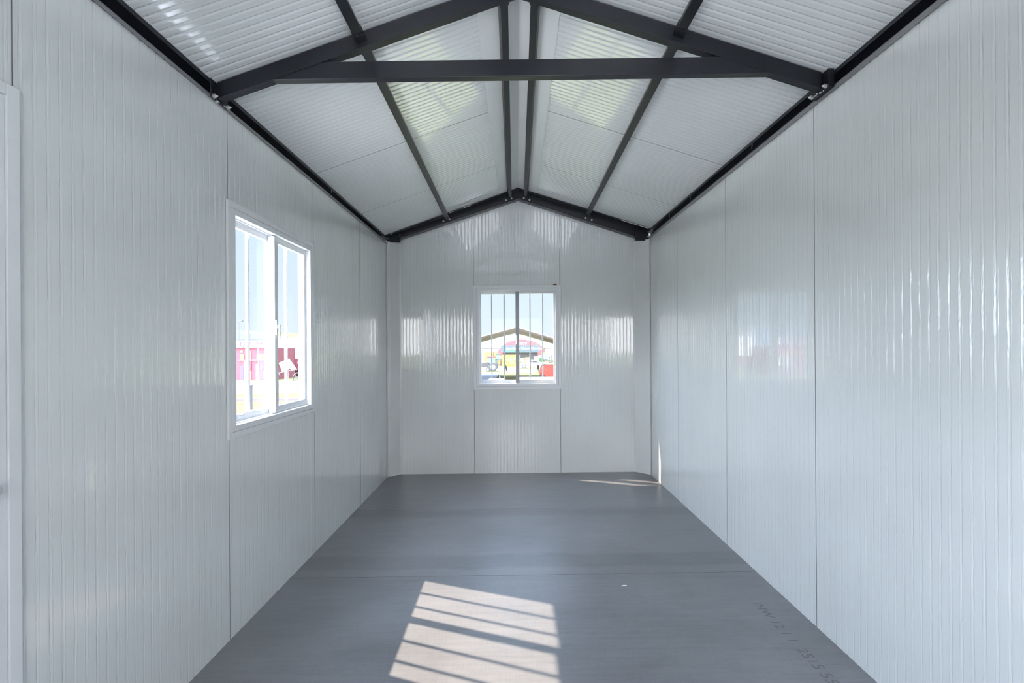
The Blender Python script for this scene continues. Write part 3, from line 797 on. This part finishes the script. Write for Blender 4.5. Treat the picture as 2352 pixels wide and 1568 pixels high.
# white pickup
D = 76; a = at(1190, 846.5, D); b = at(1262, 827, D)
t = thing('pickup', (a.x, D, ZG), 'white pickup with a beige lower sill parked beside the gravel strip', 'pickup')
Lc = b.x-a.x; Hc = b.z-ZG; zb_ = .33
def P(fx, fz): return (fx*Lc, zb_+fz*(Hc-zb_))
bm = new(); prism(bm, [P(0, .30), P(0, .60), P(.28, .60), P(.31, .97), P(.36, 1.0), P(.50, 1.0), P(.60, .90), P(.72, .66), P(.98, .60), P(1, .50), P(1, .30)], 'y', 0, 1.7)
link('body', bm, CARW, t, bevel=.03)
bm = new(); prism(bm, [P(0, 0), P(0, .30), P(1, .30), P(1, 0)], 'y', .03, 1.67); link('sill', bm, CARB, t)
bm = new(); prism(bm, [P(.385, .66), P(.385, .92), P(.43, .92), P(.43, .66)], 'y', -.015, 0); prism(bm, [P(.46, .66), P(.46, .92), P(.50, .93), P(.57, .87), P(.67, .66)], 'y', -.015, 0)
link('side_window', bm, CARG, t)
bm = new(); box(bm, .12, .38, -.02, 0, zb_+.50, zb_+.68); link('tail_lamp', bm, REDP, t)
wheel(t, Lc*.19, -.03, .36, .22, HUB); wheel(t, Lc*.83, -.03, .36, .22, HUB)

def tractor(name, D, x0, x1, ytop, ybot, body, roof, hub, label, flip=False, rw=.42, fw=.24, fx=.16):
    a, b = at(x0, ybot, D), at(x1, ytop, D)
    L_, H_ = b.x-a.x, b.z-ZG
    t = thing(name, (a.x, D, ZG), label, 'tractor')
    X = (lambda f: (1-f)*L_) if flip else (lambda f: f*L_)
    bm = new(); prism(bm, [(X(0), H_*.28), (X(0), H_*.56), (X(.42), H_*.62), (X(.50), H_*.62), (X(.55), H_*.40), (X(.85), H_*.36), (X(.85), H_*.28)], 'y', .4, 1.3)
    link('bonnet', bm, body, t, bevel=.03)
    bm = new(); prism(bm, [(X(.44), H_*.55), (X(.40), H_*.93), (X(.86), H_*.93), (X(.90), H_*.50)], 'y', .25, 1.45); link('cab', bm, CAB, t)
    bm = new(); box(bm, min(X(.36), X(.90)), max(X(.36), X(.90)), .15, 1.55, H_*.93, H_); link('cab_roof', bm, roof, t, bevel=.03)
    wheel(t, X(.76), -.05, H_*rw, .45, hub); wheel(t, X(fx), .05, H_*fw, .3, hub)
    wheel(t, X(.76), 1.4, H_*rw, .45, hub); wheel(t, X(fx), 1.4, H_*fw, .3, hub)
    return t
tractor('tractor', 67, 1104.5, 1141, 818, 852, DGREY, mat('faded_red_roof', (.45, .12, .12), .5), HUB, 'dark grey tractor with a red cab roof on the left of the lawn', rw=.29, fw=.14, fx=.44)
tractor('tractor', 90, 1131, 1152, 812, 834, GRN, GRN, YHUB, 'green tractor with yellow wheels beside the mustard board', rw=.27, fw=.18)
tractor('tractor', 88, 1236, 1262, 810, 836, GRN, LIME, YHUB, 'green tractor with a pale cab roof right of the banner stall', flip=False, rw=.24, fw=.15)
# containers left
D = 115
for x0, x1, y0, y1, m, lab in ((1112, 1121, 807.5, 817.5, YCON, 'yellow container left of the red tent'), (1121.6, 1133, 808, 817.5, ORG, 'orange container beside the yellow one'), (1134, 1142, 808, 816.5, ORG, 'small orange container touching the red tent')):
    a, b = at(x0, y1, D), at(x1, y0, D)
    t = thing('container', (a.x, D, ZG), lab, 'container')
    bm = new(); box(bm, 0, b.x-a.x, 0, 2.4, 0, b.z-ZG); link('shell', bm, m, t)
    bm = new()
    for k in range(1, 6): box(bm, (b.x-a.x)*k/6-.02, (b.x-a.x)*k/6+.02, -.03, 0, .1, b.z-ZG-.1)
    link('rib', bm, m, t)
# crates/white table pieces and other small things on the left
D = 80; a, b = at(1120, 834, D), at(1132, 822, D)
t = thing('trailer', (a.x, D, ZG), 'cream trailer box behind the dark tractor', 'trailer'); bm = new(); box(bm, 0, b.x-a.x, 0, 1.5, .4, b.z-ZG); link('box_body', bm, mat('cream_panel', (.72, .60, .42), .7), t)
wheel(t, .3, -.05, .25, .2, HUB)
# tree trunk and sparse tree
D = 87.5; a = at(1149.5, 840, D); t = thing('tree', (a.x, D, ZG), 'short bare brown trunk beside the mustard board', 'tree')
bm = new(); cyl(bm, (0, 0, 0), (.05, 0, at(1149, 826, D).z-ZG), .2, .13, 10); link('trunk', bm, BARK, t)
D = 96; a = at(1247, 830, D); zt_ = at(1240, 779, D).z-ZG
t = thing('tree', (a.x, D, ZG), 'sparse-leaved young tree in front of the marquee on the right', 'tree')
bm = new(); cyl(bm, (0, 0, 0), (-.6, 0, zt_*.6), .06, .04, 8); cyl(bm, (-.6, 0, zt_*.6), (-1.6, 0, zt_*.95), .04, .015, 8); cyl(bm, (-.6, 0, zt_*.6), (.3, 0, zt_*.85), .03, .012, 8); link('trunk', bm, BARK, t)
bm = new()
for i in range(90):
    p = Vector((random.uniform(-2.2, .7), random.uniform(-.8, .8), 0)); p.z = zt_*(.62 + .30*random.random()) + (-.25 if p.x > -.3 else .12)
    p.z -= .12*(p.x+1.0)
    bmesh.ops.create_icosphere(bm, subdivisions=1, radius=random.uniform(.05, .11), matrix=Matrix.Translation(p))
link('foliage', bm, LEAF, t)
# A-frame black stands
for x, y0, y1, D, dx, lab in ((1163, 838, 857, 61.5, .30, 'thin black feather flag leaning on the lawn before the mustard board'), (1236.5, 838, 858, 60.5, 0, 'black A-frame stand on the lawn beside the red machine')):
    a, b = at(x, y1, D), at(x, y0, D); h_ = b.z-ZG
    t = thing('display_stand', (a.x, D, ZG), lab, 'stand')
    bm = new()
    if dx:
        prism(bm, [(-.15, h_*.95), (-.02, h_), (.08, h_*.75), (.14, h_*.3), (-.02, h_*.32), (-.12, h_*.6)], 'y', 0, .03); link('flag', bm, BLK, t)
        bm = new(); cyl(bm, (.05, .015, h_*.4), (.26, .015, 0), .02, .02, 8); link('pole', bm, BLK, t)
    else:
        box(bm, -.14, .12, 0, .05, h_*.48, h_*.98); link('panel', bm, BLK, t)
        bm = new(); cyl(bm, (0, .02, h_*.5), (.26, .02, 0), .025, .025, 8); cyl(bm, (0, .02, h_*.5), (-.36, .02, 0), .025, .025, 8); cyl(bm, (0, .02, h_*.5), (0, .5, 0), .025, .025, 8); link('legs', bm, BLK, t)
# red machine at right edge
D = 50; a, b = at(1240.5, 868, D), at(1292, 837, D); L_, H_ = b.x-a.x, b.z-ZG
t = thing('red_hopper', (a.x, D, ZG), 'bright red rounded machine with white lettering at the right of the gable window', 'machine')
bm = new(); prism(bm, [(.05, H_*.32), (0, H_*.55), (.18, H_*.92), (.5, H_*1.0), (L_, H_*.97), (L_, 0.02), (.95, .02), (.70, .24), (.35, H_*.30)], 'y', 0, 1.6); link('hood', bm, REDP, t, bevel=.04)
bm = new(); prism(bm, [(.12, .02), (.02, H_*.32), (.35, H_*.30), (.70, .24), (.9, .02)], 'y', .2, 1.2); link('undercarriage', bm, DGREY, t)
p = at(1249.3, 848.2, D); text('lettering', 'MECH', .15, PRINTW, t, (p.x-a.x, -.02, p.z-ZG), (math.pi/2, 0, 0), .01)
# low things right under the sill
def flat(name, x0, x1, y0, y1, m, lab, cat, hgt=.25):
    Dn = (HG-hgt)*F/(y1-799.5); Df = (HG-hgt)*F/(y0-799.5)
    xa, xb = gx(x0, Dn), gx(x1, Dn)
    t = thing(name, (xa, Dn, ZG), lab, cat)
    bm = new(); box(bm, 0, xb-xa, 0, Df-Dn, hgt-.05, hgt); link('top', bm, m, t, bevel=.01)
    bm = new()
    for x in (.08, xb-xa-.08):
        for y in (.08, Df-Dn-.08): box(bm, x-.03, x+.03, y-.03, y+.03, 0, hgt-.05)
    link('leg', bm, BLK, t)
flat('display_table', 1194, 1285, 866.5, 876, WHT, 'long white table top just below the red machine', 'table', .5)
flat('display_table', 1120, 1158, 869, 874.5, WHT, 'short white table top at the lower left of the gable window', 'table', .5)
flat('tarpaulin', 1080, 1137, 859.5, 874, TARP, 'light blue sheet spread at the lower left of the gable window', 'tarpaulin', .12)
D = 47; a = at(1148, 868, D); t = thing('traffic_cone', (a.x, D, ZG), 'dim grey cone standing in the shade on the lawn', 'cone')
bm = new(); cyl(bm, (0, 0, .03), (0, 0, .75), .16, .03, 14); link('cone', bm, FENCE, t); bm = new(); box(bm, -.25, .25, -.25, .25, 0, .03); link('base', bm, BLK, t)
# machines and people-like clutter replaced by farm implements far right
D = 105
for i, (x, h_) in enumerate(((1262, 1.7), (1267, 2.1), (1271.5, 1.6))):
    D = 105+i*2.5
    a = at(x, 835, D); t = thing('farm_implement', (a.x, D, ZG), ['dark spiky implement right of the green tractor', 'taller grey implement beside the marquee wall', 'last dark implement at the right window edge'][i], 'implement')
    bm = new(); cyl(bm, (0, 0, 0), (0, 0, h_), .06, .04, 8); beam(bm, (-.3, 0, h_*.5), (.3, 0, h_*.8), .08, .08); beam(bm, (-.25, 0, h_*.9), (.28, 0, h_*.35), .06, .06); link('frame', bm, DGREY, t)
    wheel(t, .15, -.1, .28, .12, HUB)

# ------------------------------------------------------------------ seen through the left window
bm = new()                                       # mountain ridge
pts = []
D = 900
for x, y in ((300, 770), (430, 752), (540, 758), (560, 762), (580, 765), (600, 771), (622, 771), (650, 776), (720, 780), (900, 788)):
    p = at(x, y, D); pts.append((p.x, p.z))
pts = [(pts[0][0], ZG)] + pts + [(pts[-1][0], ZG)]
prism(bm, pts, 'y', D, D+120); link('mountain_ridge', bm, HILL, label='pale blue mountain ridge on the skyline through the left window', cat='mountain')
D = 400; bm = new(); pts = []
for x, y in ((628, 790), (632, 765), (660, 764.5), (690, 766), (716, 769), (760, 780), (800, 795)):
    p = at(x, y, D); pts.append((p.x, p.z))
pts = [(pts[0][0], ZG)] + pts + [(pts[-1][0], ZG)]
prism(bm, pts, 'y', D, D+60); link('hillside', bm, BRN, label='brown hilltop above the white hall through the left window', cat='hill')
def block(name, x0, x1, y0, y1, D, dep, m, lab, cat, ground=True):
    a, b = at(x0, y1, D), at(x1, y0, D)
    t = thing(name, (a.x, D, ZG), lab, cat)
    z0 = 0 if ground else a.z-ZG
    bm = new(); box(bm, 0, b.x-a.x, 0, dep, z0, b.z-ZG); link('walls', bm, m, t)
    return t, a, b
t, a, b = block('exhibition_hall', 636, 735, 775.5, 795, 150, 20, WHT, 'long white hall below the brown hilltop', 'hall')
bm = new(); box(bm, -.3, b.x-a.x+.3, -.3, 20.3, b.z-ZG, b.z-ZG+.25); link('roof_edge', bm, EDGE, t)
# white pitched tent
D = 70; a = at(622, 823, D); t = thing('white_tent', (a.x, D, ZG), 'white pitched tent roof above the red cabins', 'tent')
def q(x, y): p = at(x, y, D); return (p.x-a.x, p.z-ZG)
bm = new(); prism(bm, [q(622, 822.5), q(622, 800), q(640, 797), q(648, 796), q(664, 801), q(715, 815), q(745, 822.5)], 'y', 0, 8); link('roof_canvas', bm, WHT, t)
bm = new()
for xx in (625, 665, 705): box(bm, q(xx, 0)[0]-.08, q(xx, 0)[0]+.08, .1, .26, 0, q(xx, 822.5)[1])
link('pole', bm, BLK, t)
D = 90; t, a, b = block('beige_stand', 684, 740, 799.5, 823, 90, 4, BRN, 'beige roofed stand behind the white tent', 'stall')
bm = new(); box(bm, -.2, b.x-a.x+.2, -.3, 4, b.z-ZG, b.z-ZG+.18); link('roof_edge', bm, DGREY, t)
# red cabins
t, a, b = block('site_cabin', 633, 667, 823.5, 878, 58, 3, ROSE, 'deep red cabin behind the white shade sail', 'cabin')
bm = new()
for k in range(4): box(bm, .25+k*.42, .5+k*.42, -.03, 0, .6, 1.1)
link('window', bm, VIO, t)
t, a, b = block('site_cabin', 668, 738, 823.5, 849, 58, 3, ROSE, 'red cabin body raised beside the spoked wheel', 'cabin', False)
bm = new(); z_ = b.z-ZG; box(bm, .8, b.x-a.x, -.03, 0, z_-.62, z_-.36); link('window_band', bm, PINK, t)
bm = new()
for x in (.2, b.x-a.x-.3): box(bm, x, x+.15, .2, .4, 0, a.z-ZG)
link('support', bm, BLK, t)
# two-storey show stand
D = 52; t, a, b = block('show_stand', 536, 629, 799, 884, D, 5, ROSE, 'two-storey deep rose show stand with orange and violet posters', 'stall')
def face(x0, x1, y0, y1, m, nm, dd=.04):
    p, r = at(x0, y1, D), at(x1, y0, D)
    bm = new(); box(bm, p.x-a.x, r.x-a.x, -dd, 0, p.z-ZG, r.z-ZG); link(nm, bm, m, t)
face(538, 628, 781, 798.5, PINK, 'signboard', .2); face(538, 628, 779, 781, DGREY, 'sign_edge', .25)
face(552, 561, 812, 827, ORA, 'poster'); face(567, 577, 806, 826, ORA, 'poster'); face(590, 612, 812, 827, ORA, 'poster')
face(552, 558, 805, 810, BLUE, 'poster'); face(568, 578, 828, 850, ROSE, 'poster', .05); face(568, 577, 852, 875, ORA, 'poster')
face(552, 559, 840, 875, VIO, 'poster'); face(597, 612, 828, 876, VIO, 'poster'); face(548, 616, 826.5, 828, PINK, 'ledge', .1); face(604, 612, 850, 868, ORA, 'poster', .05)
face(560, 566, 830, 876, PINK, 'doorway', .03)
face(588, 594, 836, 876, PINK, 'doorway', .03)
def lett(s, x, y, size):
    p = at(x, y, D); text('lettering', s, size, PRINTW, t, (p.x-a.x, -.12, p.z-ZG), (math.pi/2, 0, 0), .01)
lett('32', 569, 847, .36); lett('32', 599.5, 847, .36); lett('4', 597, 822, .62)
p = at(553, 795, D); text('lettering', 'EJW', .70, VIO, t, (p.x-a.x, -.23, p.z-ZG), (math.pi/2, 0, 0), .01)
# swoosh on the signboard
p0 = at(589, 784, D); bm = new()
prism(bm, [(p0.x-a.x+dx, p0.z-ZG+dz) for dx, dz in ((0, 0), (.3, -.16), (.6, -.18), (.9, -.02), (.62, -.32), (.3, -.30), (0, -.12))], 'y', -.23, -.2); link('swoosh', bm, VIO, t)
# white flag poles
for x0, x1, lab in ((565.5, 566.5, 'white leaning flag pole before the show stand, left of two'), (592.5, 595.5, 'white leaning flag pole before the show stand, right of two')):
    D = 44; p0, p1 = at(x1, 884, D), at(x0, 797, D)
    t = thing('flag_pole', (p0.x, D, ZG), lab, 'pole')
    bm = new(); cyl(bm, (0, 0, 0), (p1.x-p0.x, 0, p1.z-ZG), .035, .025, 10); link('pole', bm, WHT, t)
    bm = new(); cyl(bm, (0, 0, 0), (0, 0, .06), .18, .18, 14); link('base', bm, BLK, t)
# fence with white top rail
D = 41; a = at(538, 890, D); b = at(740, 876.5, D)
t = thing('crowd_fence', (a.x, D, ZG), 'grey mesh fence with a white top rail along the dirt', 'fence')
bm = new(); box(bm, 0, b.x-a.x, 0, .03, 0, b.z-ZG-.08); link('mesh_panel', bm, FENCE, t)
bm = new(); box(bm, 0, b.x-a.x, -.01, .05, b.z-ZG-.05, b.z-ZG); link('top_rail', bm, WHT, t)
D = 40.5; t, a, b = block('pink_box', 676, 683, 885, 892, D, .3, PINK, 'small pink box at the foot of the fence', 'box')
# shade sail
D = 30; t0 = at(628, 858, D)
t = thing('shade_sail', (t0.x, D, ZG), 'white triangular shade sail outside the left window', 'shade sail')
def q3(x, y, dd=0): p = at(x, y, D); return Vector((p.x-t0.x, dd, p.z-ZG))
bm = new()
for tri in (((640, 833), (662, 824), (668, 846), (648, 853)), ((664, 823), (682, 848), (668, 849), (668, 849.5))):
    pts = [(q3(*c).x, q3(*c).z) for c in tri]; prism(bm, pts, 'y', 0, .02)
link('sail', bm, WHT, t)
bm = new()
cyl(bm, q3(664, 823, -.02), q3(682, 850, -.02), .02, .02, 6); cyl(bm, q3(640, 856, -.02), q3(682, 848, -.02), .02, .02, 6)
cyl(bm, q3(636, 846, -.02), q3(643, 862, -.02), .02, .02, 6); cyl(bm, q3(676, 850, .05), q3(680, 905, .05), .02, .02, 6); cyl(bm, q3(662, 824, .05), (q3(662, 880).x, .05, 0), .02, .02, 6)
link('rope', bm, EDGE, t)
# spoked wheel
D = 50; p = at(685, 878, D); t = thing('wagon_wheel', (p.x, D, ZG), 'large grey spoked wheel by the fence', 'wheel')
r_ = 1.0; cz = at(685, 868, D).z-ZG
bm = new()
for i in range(24):
    a0, a1 = 2*math.pi*i/24, 2*math.pi*(i+1)/24
    cyl(bm, (r_*.55*math.cos(a0), 0, cz+r_*math.sin(a0)*.55), (r_*.55*math.cos(a1), 0, cz+r_*math.sin(a1)*.55), .06, .06, 6)
link('rim', bm, DGREY, t)
bm = new()
for i in range(8):
    a0 = 2*math.pi*i/8; cyl(bm, (0, 0, cz), (r_*.55*math.cos(a0), 0, cz+r_*.55*math.sin(a0)), .03, .03, 6)
link('spoke', bm, DGREY, t)
bm = new(); box(bm, -.08, .08, -.06, .06, 0, cz-.50); link('stand', bm, DGREY, t)
# near railing and post
D = 9.0; a = at(520, 918, D); b = at(760, 918, D)
t = thing('timber_railing', (a.x, D, ZG), 'brown-grey railing low outside the left window', 'railing')
bm = new(); box(bm, 0, b.x-a.x, 0, .05, a.z-ZG-.022, a.z-ZG+.018); link('rail', bm, RAILM, t)
for x in (607, 690):
    bm = new(); c = at(x, 918, D); box(bm, c.x-a.x-.018, c.x-a.x+.018, .005, .045, 0, a.z-ZG-.022); link('post', bm, RAILM, t)
D = 6.0; a = at(571, 886, D)
t = thing('timber_post', (a.x, D, ZG), 'stout grey weathered post outside the left window', 'post')
bm = new(); box(bm, -.033, .033, -.033, .033, 0, a.z-ZG); link('shaft', bm, WOOD, t, bevel=.004)
bm = new(); box(bm, -.037, .037, -.037, .037, a.z-ZG, a.z-ZG+.012); link('cap', bm, WOOD, t)
# lamp post
D = 60; p = at(549, 880, D); tp = at(549, 737, D)
t = thing('lamp_post', (p.x, D, ZG), 'slim street lamp at the left edge of the left window', 'street lamp')
bm = new(); cyl(bm, (0, 0, 0), (0, 0, tp.z-ZG), .08, .05, 10); link('pole', bm, EDGE, t)
bm = new(); cyl(bm, (0, 0, tp.z-ZG), (.5, 0, tp.z-ZG+.04), .06, .15, 10); link('lamp_head', bm, FENCE, t)

# ------------------------------------------------------------------ give every loose piece of these parts an object of its own
SPLIT = {'legs': 'leg', 'leg': 'leg', 'post': 'post', 'pole': 'pole', 'stand': 'stand_leg', 'window': 'window', 'rope': 'rope', 'support': 'support', 'rib': 'rib',
         'fixing_screws': 'fixing_screw', 'blue_print': 'blue_print', 'grey_print': 'grey_print', 'green_print': 'green_print', 'side_window': 'side_window',
         'weld_line': 'weld_line', 'sealant_flakes': 'sealant_flake', 'spoke': 'spoke', 'sail': 'sail'}
for o in [o for o in COL.objects if o.type == 'MESH' and o.parent and o.name.split('.')[0] in SPLIT]:
    base = o.name.split('.')[0]
    bm = bmesh.new(); bm.from_mesh(o.data); bm.verts.ensure_lookup_table()
    seen, groups = set(), []
    for v in bm.verts:
        if v.index in seen: continue
        st, comp = [v], []
        seen.add(v.index)
        while st:
            q = st.pop(); comp.append(q.index)
            for e_ in q.link_edges:
                w_ = e_.other_vert(q)
                if w_.index not in seen: seen.add(w_.index); st.append(w_)
        groups.append(set(comp))
    bm.free()
    if len(groups) < 2 or base in ('sealant_flakes', 'rope', 'spoke') and False:
        o.name = SPLIT[base]; continue
    src = o.data
    for gset in groups:
        b2 = bmesh.new(); b2.from_mesh(src)
        bmesh.ops.delete(b2, geom=[v for v in b2.verts if v.index not in gset], context='VERTS')
        me = bpy.data.meshes.new(SPLIT[base]); b2.to_mesh(me); b2.free()
        for m_ in src.materials: me.materials.append(m_)
        c = o.copy(); c.data = me; c.name = SPLIT[base]; COL.objects.link(c)
    bpy.data.objects.remove(o)
